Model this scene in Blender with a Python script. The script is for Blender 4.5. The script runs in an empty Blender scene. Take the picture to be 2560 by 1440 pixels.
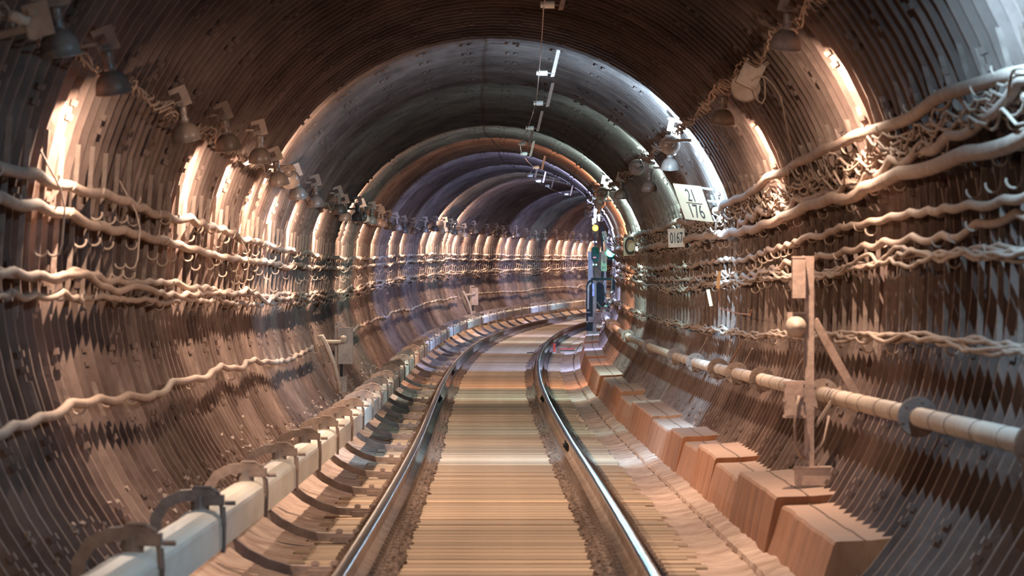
import bpy, math, random
from mathutils import Vector, Matrix, Euler

# ------------------------------------------------------------------ camera, world, exposure
COL = bpy.context.scene.collection
SC = bpy.context.scene
CZ = 1.5                       # camera height above the scene origin
cam_data = bpy.data.cameras.new('camera')
cam_data.sensor_width = 36.0
cam_data.lens = 36.0 * 10200 / 2560
cam_data.clip_end = 600
cam_data.dof.use_dof = True
cam_data.dof.focus_distance = 62.0
cam_data.dof.aperture_fstop = 8.0
cam = bpy.data.objects.new('camera', cam_data)
cam.location = (0, 0, CZ)
cam.rotation_euler = (math.pi / 2, 0, 0)
COL.objects.link(cam)
SC.camera = cam
world = bpy.data.worlds.new('world')
SC.world = world
world.use_nodes = True
world.node_tree.nodes['Background'].inputs[0].default_value = (0.5, 0.42, 0.45, 1)
world.node_tree.nodes['Background'].inputs[1].default_value = 0.005
SC.view_settings.view_transform = 'Standard'
SC.view_settings.look = 'None'
SC.view_settings.gamma = 1.0
SC.view_settings.use_curve_mapping = False
SC.view_settings.exposure = 0.5
SC.cycles.max_bounces = 7
SC.cycles.diffuse_bounces = 3
SC.cycles.glossy_bounces = 3
SC.cycles.sample_clamp_indirect = 4.0
WARM = (1.0, 0.76, 0.58)
AMBER = (1.0, 0.50, 0.28)
COOL = (0.38, 0.70, 1.0)
BLUE = (0.36, 0.52, 1.0)
TEAL = (0.52, 0.93, 1.0)
P_WARM = 150.0                  # shaded tungsten lamps
P_COOL = 300.0                  # bare tubes

# ------------------------------------------------------------------ tunnel axis: lateral X and height Z against distance d
KD = [12.0, 22.0, 32.0, 44.0, 56.0, 68.0, 80.0, 92.0, 104.0, 118.0, 134.0, 152.0, 175.0, 205.0]
KX = [-0.075, -0.082, -0.118, -0.194, -0.281, -0.333, -0.278, -0.058, 0.364, 1.133, 2.378, 4.235, 7.303, 12.471]
KZ = [0.224, 0.149, 0.079, 0.017, 0.021, 0.083, 0.194, 0.324, 0.446, 0.56, 0.666, 0.795, 0.999, 1.307]


def grads(Y):
    n = len(Y)
    g = []
    for i in range(n):
        if i == 0:
            g.append((Y[1] - Y[0]) / (KD[1] - KD[0]))
        elif i == n - 1:
            g.append((Y[-1] - Y[-2]) / (KD[-1] - KD[-2]))
        else:
            a = KD[i] - KD[i - 1]
            b = KD[i + 1] - KD[i]
            g.append((Y[i + 1] * a * a - Y[i - 1] * b * b + Y[i] * (b * b - a * a)) / (a * b * (a + b)))
    return g


GX, GZ = grads(KX), grads(KZ)


def curve(Y, G, d):
    if d <= KD[0]:
        return Y[0] + (d - KD[0]) * G[0]
    if d >= KD[-1]:
        return Y[-1] + (d - KD[-1]) * G[-1]
    i = 0
    while d > KD[i + 1]:
        i += 1
    h = KD[i + 1] - KD[i]
    t = (d - KD[i]) / h
    t2, t3 = t * t, t * t * t
    return ((2 * t3 - 3 * t2 + 1) * Y[i] + (t3 - 2 * t2 + t) * h * G[i]
            + (-2 * t3 + 3 * t2) * Y[i + 1] + (t3 - t2) * h * G[i + 1])


def heading(d):
    return math.atan((curve(KX, GX, d + .5) - curve(KX, GX, d - .5)))


def P(d, u, v):
    """world point at distance d, lateral u, height v from the tunnel axis"""
    th = heading(d)
    return Vector((curve(KX, GX, d) + u * math.cos(th), d - u * math.sin(th), curve(KZ, GZ, d) + CZ + v))


def frame(d):
    return Matrix.Translation(P(d, 0, 0)) @ Matrix.Rotation(-heading(d), 4, 'Z')


# ------------------------------------------------------------------ mesh helpers
class MB:
    def __init__(self):
        self.v, self.f, self.m, self.soot = [], [], [], []

    def quad_strip(self, rings, closed=True, cap=False, mi=0):
        n = len(rings[0])
        o = len(self.v)
        for r in rings:
            self.v.extend(tuple(p) for p in r)
        for i in range(len(rings) - 1):
            for j in range(n if closed else n - 1):
                a, b = o + i * n + j, o + i * n + (j + 1) % n
                self.f.append((a, b, b + n, a + n))
                self.m.append(mi)
        if cap:
            self.f.append(tuple(o + j for j in range(n))[::-1])
            self.f.append(tuple(o + (len(rings) - 1) * n + j for j in range(n)))
            self.m += [mi, mi]
        return self

    def box(self, c, s, rot=None, mi=0, taper=1.0):
        x, y, z = s[0] / 2, s[1] / 2, s[2] / 2
        M = rot.to_matrix() if isinstance(rot, Euler) else (rot or Matrix.Identity(3))
        o = len(self.v)
        for k in (-1, 1):
            t = taper if k > 0 else 1.0
            for a, b in ((-1, -1), (1, -1), (1, 1), (-1, 1)):
                self.v.append(tuple(Vector(c) + M @ Vector((a * x * t, b * y * t, k * z))))
        for q in ((3, 2, 1, 0), (4, 5, 6, 7), (0, 1, 5, 4), (1, 2, 6, 5), (2, 3, 7, 6), (3, 0, 4, 7)):
            self.f.append(tuple(o + i for i in q))
            self.m.append(mi)
        return self

    def tube(self, pts, r, n=6, mi=0, cap=True):
        pts = [Vector(p) for p in pts]
        rings = []
        up = Vector((0, 0, 1))
        for i, p in enumerate(pts):
            t = (pts[min(i + 1, len(pts) - 1)] - pts[max(i - 1, 0)])
            t = t.normalized() if t.length > 1e-9 else Vector((0, 1, 0))
            a = up if abs(t.dot(up)) < .9 else Vector((1, 0, 0))
            if i and abs(t.dot(last)) < .95:
                a = last
            s = t.cross(a).normalized()
            w = s.cross(t).normalized()
            last = w
            rr = r[i] if isinstance(r, (list, tuple)) else r
            rings.append([p + s * (rr * math.cos(2 * math.pi * k / n)) + w * (rr * math.sin(2 * math.pi * k / n)) for k in range(n)])
        return self.quad_strip(rings, True, cap, mi)

    def lathe(self, prof, n=16, M=None, mi=0):
        """profile of (radius, z) turned about z"""
        rings = []
        for r, z in prof:
            ring = [Vector((r * math.cos(2 * math.pi * k / n), r * math.sin(2 * math.pi * k / n), z)) for k in range(n)]
            rings.append([M @ p for p in ring] if M else ring)
        return self.quad_strip(rings, True, False, mi)

    def cyl(self, a, b, r, n=12, mi=0):
        return self.tube([a, b], r, n, mi, True)

    def mesh(self, name, mats, smooth=False):
        me = bpy.data.meshes.new(name)
        me.from_pydata(self.v, [], self.f)
        for m in (mats if isinstance(mats, (list, tuple)) else [mats]):
            me.materials.append(m)
        if any(self.m):
            me.polygons.foreach_set('material_index', self.m)
        if smooth:
            me.polygons.foreach_set('use_smooth', [True] * len(self.f))
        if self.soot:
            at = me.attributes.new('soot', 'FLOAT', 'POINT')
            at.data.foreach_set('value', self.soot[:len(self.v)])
        me.update()
        return me


def put(name, data, parent=None, M=None, label=None, cat=None, group=None, kind=None):
    o = bpy.data.objects.new(name, data)
    COL.objects.link(o)
    if M is not None:
        o.matrix_world = M if parent is None else M
    if parent is not None:
        o.parent = parent
        o.matrix_parent_inverse = Matrix.Identity(4)
        if M is not None:
            o.matrix_local = M
    if label:
        o['label'] = label
    if cat:
        o['category'] = cat
    if group:
        o['group'] = group
    if kind:
        o['kind'] = kind
    return o


def dup(root, M, label=None, keep=None):
    c = root.copy()
    COL.objects.link(c)
    c.matrix_world = M
    if label:
        c['label'] = label
    for ch in KIDS.get(root.name, []):
        if keep and keep.random() > .62:
            continue
        k = ch.copy()
        COL.objects.link(k)
        k.parent = c
        KIDS.setdefault(c.name, []).append(k)
        for g in KIDS.get(ch.name, []):
            q = g.copy()
            COL.objects.link(q)
            q.parent = k
    return c


KIDS = {}


def part(name, data, parent, M=None, label=None, kind=None):
    o = put(name, data, parent, M or Matrix.Identity(4), label=label, kind=kind)
    KIDS.setdefault(parent.name, []).append(o)
    return o


def sweep(profile, d0, d1, step, name, mats, closed=True, smooth=False, cap=True, jitter=0, mesh_only=False):
    """profile: list of (u, v) swept along the tunnel"""
    mb = MB()
    rings = []
    n = max(1, int(round((d1 - d0) / step)))
    rnd = random.Random(int(d0 * 10) + len(profile))
    for i in range(n + 1):
        d = d0 + (d1 - d0) * i / n
        rings.append([P(d, u + rnd.uniform(-jitter, jitter), v + rnd.uniform(-jitter, jitter)) for u, v in profile])
    mb.quad_strip(rings, closed, cap and closed)
    return mb.mesh(name, mats, smooth)


# ------------------------------------------------------------------ materials
def mat(name, col, col2=None, rough=.8, metal=0.0, scale=6.0, bump=.0, dust=None, dust_amt=.7, streak=None, vary=0.0, spec=.5, coord='OBJ'):
    m = bpy.data.materials.new(name)
    m.use_nodes = True
    nt = m.node_tree
    N, L = nt.nodes, nt.links
    b = N['Principled BSDF']
    b.inputs['Roughness'].default_value = rough
    b.inputs['Metallic'].default_value = metal
    b.inputs['Specular IOR Level'].default_value = spec
    if coord == 'OBJ':
        tc = N.new('ShaderNodeTexCoord').outputs['Object']
    else:
        tc = N.new('ShaderNodeNewGeometry').outputs['Position']
    mp = N.new('ShaderNodeMapping')
    L.new(tc, mp.inputs[0])
    if streak:
        mp.inputs['Scale'].default_value = streak
    nz = N.new('ShaderNodeTexNoise')
    nz.inputs['Scale'].default_value = scale
    nz.inputs['Detail'].default_value = 6
    nz.inputs['Roughness'].default_value = .65
    L.new(mp.outputs[0], nz.inputs[0])
    ramp = N.new('ShaderNodeValToRGB')
    ramp.color_ramp.elements[0].position = .36
    ramp.color_ramp.elements[1].position = .66
    ramp.color_ramp.elements[0].color = (*col, 1)
    ramp.color_ramp.elements[1].color = (*(col2 or col), 1)
    L.new(nz.outputs[0], ramp.inputs[0])
    out = ramp.outputs[0]
    if dust:
        g = N.new('ShaderNodeNewGeometry')
        sp = N.new('ShaderNodeSeparateXYZ')
        L.new(g.outputs['Normal'], sp.inputs[0])
        mr = N.new('ShaderNodeMapRange')
        mr.inputs[1].default_value = .15
        mr.inputs[2].default_value = .85
        mr.inputs[4].default_value = dust_amt
        L.new(sp.outputs[2], mr.inputs[0])
        mx = N.new('ShaderNodeMixRGB')
        L.new(mr.outputs[0], mx.inputs[0])
        L.new(out, mx.inputs[1])
        mx.inputs[2].default_value = (*dust, 1)
        out = mx.outputs[0]
    if vary:
        oi = N.new('ShaderNodeObjectInfo')
        mr = N.new('ShaderNodeMapRange')
        mr.inputs[3].default_value = 1 - vary
        mr.inputs[4].default_value = 1 + vary
        L.new(oi.outputs['Random'], mr.inputs[0])
        hs = N.new('ShaderNodeHueSaturation')
        L.new(out, hs.inputs['Color'])
        L.new(mr.outputs[0], hs.inputs['Value'])
        out = hs.outputs[0]
    L.new(out, b.inputs['Base Color'])
    if bump:
        bp = N.new('ShaderNodeBump')
        bp.inputs['Strength'].default_value = bump
        bp.inputs['Distance'].default_value = .02
        n2 = N.new('ShaderNodeTexNoise')
        n2.inputs['Scale'].default_value = scale * 4
        n2.inputs['Detail'].default_value = 5
        L.new(mp.outputs[0], n2.inputs[0])
        L.new(n2.outputs[0], bp.inputs['Height'])
        L.new(bp.outputs[0], b.inputs['Normal'])
    return m


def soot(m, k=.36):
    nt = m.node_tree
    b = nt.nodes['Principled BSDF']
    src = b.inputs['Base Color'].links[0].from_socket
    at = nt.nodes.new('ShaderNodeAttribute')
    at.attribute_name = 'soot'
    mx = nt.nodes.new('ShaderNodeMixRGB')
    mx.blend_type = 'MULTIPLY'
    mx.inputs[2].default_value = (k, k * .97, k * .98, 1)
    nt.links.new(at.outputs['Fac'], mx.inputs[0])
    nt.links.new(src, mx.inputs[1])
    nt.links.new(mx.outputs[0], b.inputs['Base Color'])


def glow(name, col, strength):
    m = bpy.data.materials.new(name)
    m.use_nodes = True
    b = m.node_tree.nodes['Principled BSDF']
    b.inputs['Base Color'].default_value = (*col, 1)
    b.inputs['Emission Color'].default_value = (*col, 1)
    b.inputs['Emission Strength'].default_value = strength
    return m


DUST = (.42, .30, .24)
M_LIN = mat('lining_iron', (.115, .073, .060), (.25, .175, .145), .85, spec=.15, scale=1.6, bump=.5, dust=DUST, dust_amt=.35, vary=.16, coord='POS', streak=(1, .35, 1))
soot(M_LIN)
M_FLOOR = mat('mortar', (.34, .21, .15), (.58, .42, .33), .9, scale=3.0, bump=.8, coord='POS')
M_SLEEP = mat('sleeper_timber', (.33, .225, .145), (.49, .35, .235), .85, scale=5.0, bump=.5, streak=(.25, 2.5, 1), vary=.28)
M_FAST = mat('fastening_dirt', (.10, .065, .048), (.26, .175, .13), .9, scale=14, bump=.8, vary=.1)
M_RAILS = mat('rail_side', (.20, .125, .085), (.36, .25, .185), .7, scale=4, bump=.3, coord='POS')
M_RAILT = mat('rail_polished', (.42, .40, .38), (.62, .60, .57), .22, 1.0, scale=9, bump=.05, coord='POS', streak=(6, .3, 1))
M_BENCH = mat('ledge_concrete', (.23, .080, .030), (.42, .175, .078), .88, scale=3.2, bump=.7, dust=(.48, .33, .26), dust_amt=.8, vary=.15, coord='POS', streak=(1, 1, .35))
M_CABLE = mat('cable_dusty', (.24, .16, .125), (.36, .25, .19), .8, scale=7, bump=.3, dust=(.40, .29, .225), dust_amt=.95, coord='POS')
M_WIRE = mat('wire_dusty', (.22, .15, .115), (.36, .26, .20), .8, scale=9, dust=(.38, .28, .22), dust_amt=.9, coord='POS')
M_BRKT = mat('bracket_steel', (.16, .105, .08), (.28, .20, .16), .7, scale=8, bump=.2, dust=DUST, vary=.15)
M_HOOK = mat('hook_steel', (.32, .23, .18), (.46, .35, .28), .6, scale=8)
M_COVER = mat('cover_paint', (.62, .56, .47), (.80, .75, .66), .45, scale=2.2, bump=.15, dust=(.74, .64, .52), dust_amt=.6, vary=.12, coord='POS', streak=(2, .4, 2))
M_CARM = mat('rail_bracket_iron', (.16, .11, .088), (.31, .22, .175), .65, scale=6, bump=.3, dust=(.42, .30, .24), vary=.15)
M_PIPE = mat('pipe_paint', (.32, .23, .175), (.48, .37, .29), .6, scale=4, bump=.25, dust=(.62, .47, .37), coord='POS')
M_SHADE = mat('lamp_enamel', (.10, .072, .062), (.22, .16, .13), .35, scale=7, dust=(.26, .19, .15), dust_amt=.4, vary=.35)
M_LPLATE = mat('lamp_plate', (.20, .14, .115), (.34, .25, .20), .6, scale=7, vary=.25)
M_BOX = mat('box_paint', (.32, .21, .16), (.46, .32, .25), .6, scale=6, bump=.2, dust=(.50, .36, .28))
M_BOXD = mat('box_grey', (.19, .15, .13), (.33, .26, .225), .6, scale=6, bump=.2, dust=(.42, .32, .26))
M_PORC = mat('porcelain', (.72, .70, .64), (.86, .84, .78), .25, scale=5)
M_SIGN = mat('sign_enamel', (.26, .18, .108), (.30, .21, .13), .85, scale=4)
M_SIGN2 = mat('plate_enamel', (.50, .38, .25), (.58, .45, .30), .6, scale=4)
M_INK = mat('sign_ink', (.018, .014, .012), (.03, .024, .02), .6)
M_SIG = mat('signal_black', (.008, .010, .010), (.022, .022, .021), .7, spec=.2, scale=6, dust=(.05, .04, .03))
M_SIGB = mat('signal_brown', (.12, .085, .065), (.22, .155, .12), .6, scale=6)
M_WHITE = mat('white_panel', (.36, .37, .38), (.46, .47, .48), .5, scale=5)
M_RED = mat('red_paint', (.62, .03, .025), (.75, .05, .04), .4)
M_WOOD = mat('raw_wood', (.62, .36, .17), (.74, .48, .26), .75, scale=8)
M_RUSTW = mat('rusty_wire', (.26, .11, .06), (.40, .18, .10), .75)
M_MORT = mat('mortar_lump', (.30, .22, .18), (.50, .40, .34), .9, scale=14, bump=.6, coord='POS')
M_LILAC = mat('lilac_strip', (.30, .28, .62), (.36, .33, .70), .5)
M_GLASS = mat('bulb_glass_dead', (.30, .28, .26), (.4, .38, .36), .15)
M_BW = glow('bulb_warm', (1, .80, .58), 14)
M_BC = glow('bulb_cool', (.75, .92, 1), 60)
M_YEL = glow('signal_yellow', (1, .50, .02), 10)
M_GRN = glow('signal_green', (.05, 1, .72), 14)

# ------------------------------------------------------------------ structure: tunnel lining, ring by ring
RI, RO = 2.45, 2.585
PITCH = .40


def ring_piece(mb, a0, a1, M=None, step=5.8, lugs=True, seed=0):
    n = max(1, int(round((a1 - a0) / step)))
    prof = [(0, RO), (.150, RO), (.154, RI), (.190, RI), (.205, RO), (PITCH, RO)]
    rings = []
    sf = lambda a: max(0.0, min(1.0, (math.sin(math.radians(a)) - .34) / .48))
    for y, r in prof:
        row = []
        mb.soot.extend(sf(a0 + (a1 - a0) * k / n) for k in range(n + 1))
        for k in range(n + 1):
            a = math.radians(a0 + (a1 - a0) * k / n)
            p = Vector((r * math.cos(a), y, r * math.sin(a)))
            row.append(M @ p if M else p)
        rings.append(row)
    mb.quad_strip(rings, False)
    if lugs:
        rnd = random.Random(seed)
        a = math.ceil(a0 / 10.7) * 10.7
        while a < a1:
            for s in (-.95, .95):
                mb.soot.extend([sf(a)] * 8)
                t = math.radians(a + s)
                c = Vector(((RI - .004) * math.cos(t), .160, (RI - .004) * math.sin(t)))
                rot = Matrix.Rotation(-t, 3, 'Y')
                if M:
                    mb.box(M @ c, (.034, .05, .034), (M.to_3x3() @ rot))
                else:
                    mb.box(c, (.034, .05, .034), rot)
            a += 10.7
    return mb


WALLS = [('wall_left', 152, 231), ('ceiling', 35, 152), ('wall_right', -51, 35)]
NEAR0, NNEAR, FAR1 = 12.0, 100, 178.0
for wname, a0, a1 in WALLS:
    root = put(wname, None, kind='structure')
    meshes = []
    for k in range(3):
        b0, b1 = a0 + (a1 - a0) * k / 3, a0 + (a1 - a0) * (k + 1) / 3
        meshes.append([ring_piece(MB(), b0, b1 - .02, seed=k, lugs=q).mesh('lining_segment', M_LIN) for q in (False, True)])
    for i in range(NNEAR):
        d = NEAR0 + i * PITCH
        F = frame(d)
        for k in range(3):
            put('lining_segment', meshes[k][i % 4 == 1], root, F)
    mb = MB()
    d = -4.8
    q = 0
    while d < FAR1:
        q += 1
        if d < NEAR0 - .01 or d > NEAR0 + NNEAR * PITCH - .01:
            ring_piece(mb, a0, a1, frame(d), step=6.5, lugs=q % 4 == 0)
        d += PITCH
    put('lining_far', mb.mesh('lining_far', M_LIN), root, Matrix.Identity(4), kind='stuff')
    # mortar thrown on the flanges low on the wall
    if wname == 'wall_left':
        mb = MB()
        rnd = random.Random(4)
        side = -1 if wname == 'wall_left' else 1
        for q in range(300):
            d = rnd.uniform(16, 70)
            a = math.radians(rnd.gauss(37, 3.0))
            u, v = side * 2.435 * math.cos(a), -2.435 * math.sin(a)
            dd = round((d - NEAR0) / PITCH) * PITCH + NEAR0 + .16
            s = rnd.uniform(.010, .022)
            mb.box(P(dd, u, v), (s * 1.6, s, s * 1.5), Euler((rnd.uniform(0, 3), rnd.uniform(0, 3), rnd.uniform(0, 3))), taper=.6)
        put('mortar_lumps', mb.mesh('mortar_lumps', M_MORT), root, Matrix.Identity(4), kind='stuff')

# ------------------------------------------------------------------ floor: mortar bed, sleepers
rail_v = -1.60
SLT = -1.782
prof = [(-1.86, -1.62), (-1.70, -1.66), (-1.55, -1.74), (-1.38, -1.785), (-1.24, -1.80), (1.33, -1.80), (1.42, -1.785),
        (1.475, -1.770), (1.485, -1.80), (1.500, -1.80), (1.512, -1.762), (1.58, -1.735), (1.64, -1.72), (1.75, -1.70)]
floor = put('floor', None, kind='structure')
put('mortar_bed', sweep(prof, -5, 178, .22, 'mortar_bed', M_FLOOR, closed=False, jitter=.007), floor, Matrix.Identity(4))
SP = .38
smesh = []
for k in range(5):
    rnd = random.Random(k)
    mb = MB()
    n = 6
    a, b = -1.22 - rnd.uniform(-.06, .06), 1.20 + rnd.uniform(-.05, .05)
    rings = []
    for i in range(n + 1):
        x = a + (b - a) * i / n
        j = rnd.uniform(-.006, .006)
        rings.append([(x, -.125 + j, -.04), (x, .125 + j, -.04), (x, .120 - j, -.003), (x, .10, 0), (x, -.115 + j, 0), (x, -.122, -.004)])
    mb.quad_strip(rings, True, True)
    smesh.append(mb.mesh('sleeper', M_SLEEP))
rest = MB()
i = 0
d = 14.0
rnd = random.Random(3)
while d < 172:
    v = SLT + rnd.uniform(-.003, .004)
    if i < 300:
        put('sleeper', smesh[rnd.randrange(5)], floor, frame(d) @ Matrix.Translation((0, 0, v)))
    else:
        rest.box(P(d, .03, v - .02), (2.48, .24, .04), Matrix.Rotation(-heading(d), 3, 'Z'))
    i += 1
    d += SP
put('far_sleepers', rest.mesh('far_sleepers', M_SLEEP), floor, Matrix.Identity(4), kind='stuff')

# ------------------------------------------------------------------ running rails with fastenings
NFAST = 290


def fast_mesh(side, seed):
    """plate, bolts and dirt beside the rail foot; inner side is -side"""
    rnd = random.Random(seed)
    mb = MB()
    mb.box((0, 0, .004), (.34, .17, .022))
    for s in (-1, 1):
        x = s * .105
        mb.box((x, 0, .030), (.055, .075, .034), taper=.7)
        mb.cyl((x, 0, .02), (x, 0, .085), .013, 6)
        mb.box((x, 0, .066), (.034, .034, .018))
        mb.box((s * .150, rnd.uniform(-.03, .03), .018), (.05, .12, .03), Euler((0, 0, rnd.uniform(-.3, .3))), taper=.7)
    for q in range(4):
        mb.box((-side * rnd.uniform(.09, .20), rnd.uniform(-.16, .16), .012), (.045, .05, .035),
               Euler((rnd.uniform(-.4, .4), rnd.uniform(-.4, .4), rnd.uniform(0, 3))), taper=.6)
    return mb.mesh('rail_fastening', M_FAST)


for side, lab in ((-1, 'long steel running rail on the left, beside the white-covered conductor rail'),
                  (1, 'long steel running rail on the right, beside the brown concrete ledge')):
    c = side * .795
    z0 = rail_v
    body = [(c - .075, z0 - .18), (c + .075, z0 - .18), (c + .075, z0 - .168), (c + .02, z0 - .150), (c + .009, z0 - .13), (c + .009, z0 - .048),
            (c + .034, z0 - .036), (c + .034, z0 - .014), (c - .034, z0 - .014), (c - .034, z0 - .036), (c - .009, z0 - .048), (c - .009, z0 - .13),
            (c - .02, z0 - .150), (c - .075, z0 - .168)]
    head = [(c - .034, z0 - .016), (c + .034, z0 - .016), (c + .0362, z0 - .010), (c + .030, z0 - .003), (c + .012, z0), (c - .012, z0), (c - .030, z0 - .003), (c - .0362, z0 - .010)]
    rail = put('running_rail', sweep(body, -5, 176, .6, 'running_rail', M_RAILS), label=lab, cat='rail', group='running rails')
    part('rail_head', sweep(head, -5, 176, .6, 'rail_head', M_RAILT, smooth=True), rail, label='polished silver top of the rail')
    # joint bars
    for dj in (43.3 if side > 0 else 75.0, 61.0):
        mb = MB()
        for s in (-1, 1):
            mb.box((s * .028, 0, -.09), (.03, .62, .085))
            for q in (-.22, -.08, .08, .22):
                mb.cyl((s * .035, q, -.09), (s * .062, q, -.09), .016, 6)
        part('joint_bar', mb.mesh('joint_bar', M_SIG), rail, frame(dj) @ Matrix.Translation((c, 0, z0)))
    fm = [fast_mesh(side, k) for k in range(5)]
    rnd = random.Random(11 + side)
    for i in range(NFAST):
        d = 14.0 + i * SP
        part('rail_fastening', fm[rnd.randrange(5)], rail, frame(d) @ Matrix.Translation((c, 0, SLT)))
    mb = MB()
    d = 14.0 + NFAST * SP
    while d < 172:
        for s in (-1, 1):
            mb.box(P(d, c + s * .12, SLT + .03), (.10, .14, .06), Matrix.Rotation(-heading(d), 3, 'Z'), taper=.6)
        d += SP
    part('far_fastenings', mb.mesh('far_fastenings', M_FAST), rail, kind='stuff')

# dirt between the planks and the rails
for side in (-1, 1):
    mb = MB()
    rnd = random.Random(70 + side)
    d = 15.0
    while d < 110:
        for q in range(2):
            w = rnd.uniform(.02, .045)
            mb.box(P(d + rnd.uniform(-.05, .05), side * (rnd.choice((.60, .665)) + rnd.gauss(0, .014)), SLT + .012), (w, w * 1.3, w * 1.1),
                   Euler((rnd.uniform(0, 1), rnd.uniform(0, 1), rnd.uniform(0, 3))), taper=.6)
        d += .07 if d < 50 else .14
    put('ballast_dirt', mb.mesh('ballast_dirt', M_FAST), kind='stuff',
        label='crumbly dark brown dirt and grit along the inner side of the %s rail' % ('left' if side < 0 else 'right'), cat='dirt', group='grit along the rails')

# ------------------------------------------------------------------ concrete ledge on the right, block by block
ledge = put('concrete_ledge', None, label='rust brown concrete ledge of stepped blocks between right rail and wall', cat='ledge')
joints = [20.8, 24.6, 28.5, 31.7, 34.5, 37.1, 39.5, 44.1, 49.8, 54.0, 57.3, 62.8, 68.8, 74.5, 80, 86, 92, 98, 105, 112, 120, 128, 136, 144, 152, 160, 170]
rnd = random.Random(21)
for i in range(len(joints) - 1):
    a, b = joints[i], joints[i + 1] - .035
    top = -1.42 + (.028 if i % 2 else -.022) + rnd.uniform(-.012, .012)
    uin = 1.715 + rnd.uniform(-.03, .035)
    n = max(3, int((b - a) / .35))
    rings = []
    for k in range(n + 1):
        d = a + (b - a) * k / n
        j = rnd.uniform(-.008, .008)
        t = top + rnd.uniform(-.004, .004) + .012 * k / n
        rings.append([P(d, 1.60 + j, -1.82), P(d, uin - .06 + j, -1.62), P(d, uin - .012 + j, t - .02), P(d, uin + j, t - .002), P(d, uin + .02, t),
                      P(d, 1.90, t + .005), P(d, math.sqrt(2.50 ** 2 - t * t), t + .02), P(d, 1.75, -1.84)])
    mb = MB()
    mb.quad_strip(rings, True, True)
    blk = part('concrete_block', mb.mesh('concrete_block', M_BENCH), ledge)
    sm = [[p + Vector((o, 0, h)) for o, h in ((-.006, .001), (0, .006), (.006, .001))] for p in (rr[5] + Vector((-.02 + rnd.uniform(-.006, .006), 0, 0)) for rr in rings)]
    part('seam', MB().quad_strip(sm, False).mesh('seam', M_FAST), blk)
# ------------------------------------------------------------------ conductor rail on the left
CR = -1.42
third = put('conductor_rail', sweep([(CR - .035, -1.36), (CR + .035, -1.36), (CR + .035, -1.43), (CR - .035, -1.43)], 8, 176, .6, 'conductor_rail', M_BOXD),
            label='conductor rail under off-white rounded covers along the left wall', cat='rail')
cov = [(CR + .100, -1.425), (CR + .100, -1.285), (CR + .094, -1.268), (CR + .07, -1.250), (CR + .035, -1.238), (CR - .01, -1.236), (CR - .05, -1.246), (CR - .085, -1.268), (CR - .10, -1.30), (CR - .10, -1.425),
       (CR - .092, -1.425), (CR - .092, -1.30), (CR - .08, -1.276), (CR - .046, -1.254), (CR - .01, -1.244), (CR + .035, -1.246), (CR + .067, -1.258), (CR + .087, -1.275), (CR + .092, -1.288), (CR + .092, -1.425)]
bd = [9.1 + 3.5 * i for i in range(48) if 9.1 + 3.5 * i < 172]
for i in range(len(bd) - 1):
    k = .006 * (i % 2)
    pr = [(u + (k if u > CR else -k), v + k) for u, v in cov]
    part('cover_section', sweep(pr, bd[i] - .06, bd[i + 1] - .10, .6, 'cover_section', M_COVER, jitter=.0012), third)


def carm():
    mb = MB()
    path = [(-.93, -1.745), (-1.05, -1.742), (-1.18, -1.735), (-1.30, -1.70), (-1.42, -1.64), (-1.52, -1.56), (-1.60, -1.46), (-1.635, -1.36),
            (-1.63, -1.27), (-1.585, -1.20), (-1.51, -1.165), (-1.42, -1.158), (-1.345, -1.168)]
    rings = []
    for i, (u, v) in enumerate(path):
        a = path[max(0, i - 1)]
        b = path[min(len(path) - 1, i + 1)]
        t = Vector((b[0] - a[0], b[1] - a[1])).normalized()
        nx, nz = -t.y, t.x
        h = .028
        w = .040
        rings.append([(u + nx * h, -w, v + nz * h), (u + nx * h, w, v + nz * h), (u - nx * h, w, v - nz * h), (u - nx * h, -w, v - nz * h)])
    mb.quad_strip(rings, True, True)
    return mb.mesh('arm', M_CARM)


br = put('rail_bracket', None, M=frame(bd[0]), label='curved dark iron bracket carrying the covered conductor rail', cat='bracket', group='conductor rail brackets')
part('arm', carm(), br)
mb = MB()
mb.box((-1.355, 0, -1.185), (.10, .09, .05))
mb.tube([(-1.46, -.03, -1.15), (-1.44, -.03, -1.125), (-1.37, -.03, -1.125), (-1.33, -.03, -1.15), (-1.315, -.03, -1.22), (-1.31, -.03, -1.30)], .011, 6)
mb.cyl((-1.30, 0, -1.20), (-1.25, 0, -1.20), .012, 6)
mb.tube([(-1.31, .02, -1.22), (-1.305, .02, -1.30), (-1.31, .02, -1.44)], .012, 6)
part('clamp', mb.mesh('clamp', M_CARM), br)
mb = MB()
mb.cyl((-1.42, 0, -1.235), (-1.42, 0, -1.165), .045, 12)
part('insulator', mb.mesh('insulator', M_BOXD), br)
mb = MB()
mb.box((-.97, 0, -1.755), (.20, .16, .04))
for x in (-.92, -1.03):
    mb.cyl((x, 0, -1.74), (x, 0, -1.685), .017, 6)
    mb.box((x, 0, -1.70), (.045, .045, .022))
part('foot_plate', mb.mesh('foot_plate', M_CARM), br)
ORD = ['nearest', 'second nearest', 'third nearest', 'fourth nearest', 'fifth nearest', 'sixth nearest', 'seventh nearest']
for i, d in enumerate(bd[1:]):
    k = i - 1
    dup(br, frame(d), label='curved iron bracket on the conductor rail, %s in view' % ORD[k] if 0 <= k < 7 else None)


# ------------------------------------------------------------------ cables along the walls
def noise1(rnd, step, amp, d0, d1):
    n = int((d1 - d0) / step) + 4
    vals = [rnd.gauss(0, amp) for _ in range(n)]

    def f(d):
        x = (d - d0) / step
        i = int(max(0, min(n - 2, math.floor(x))))
        t = min(1, max(0, x - i))
        t = t * t * (3 - 2 * t)
        return vals[i] * (1 - t) + vals[i + 1] * t
    return f


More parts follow.
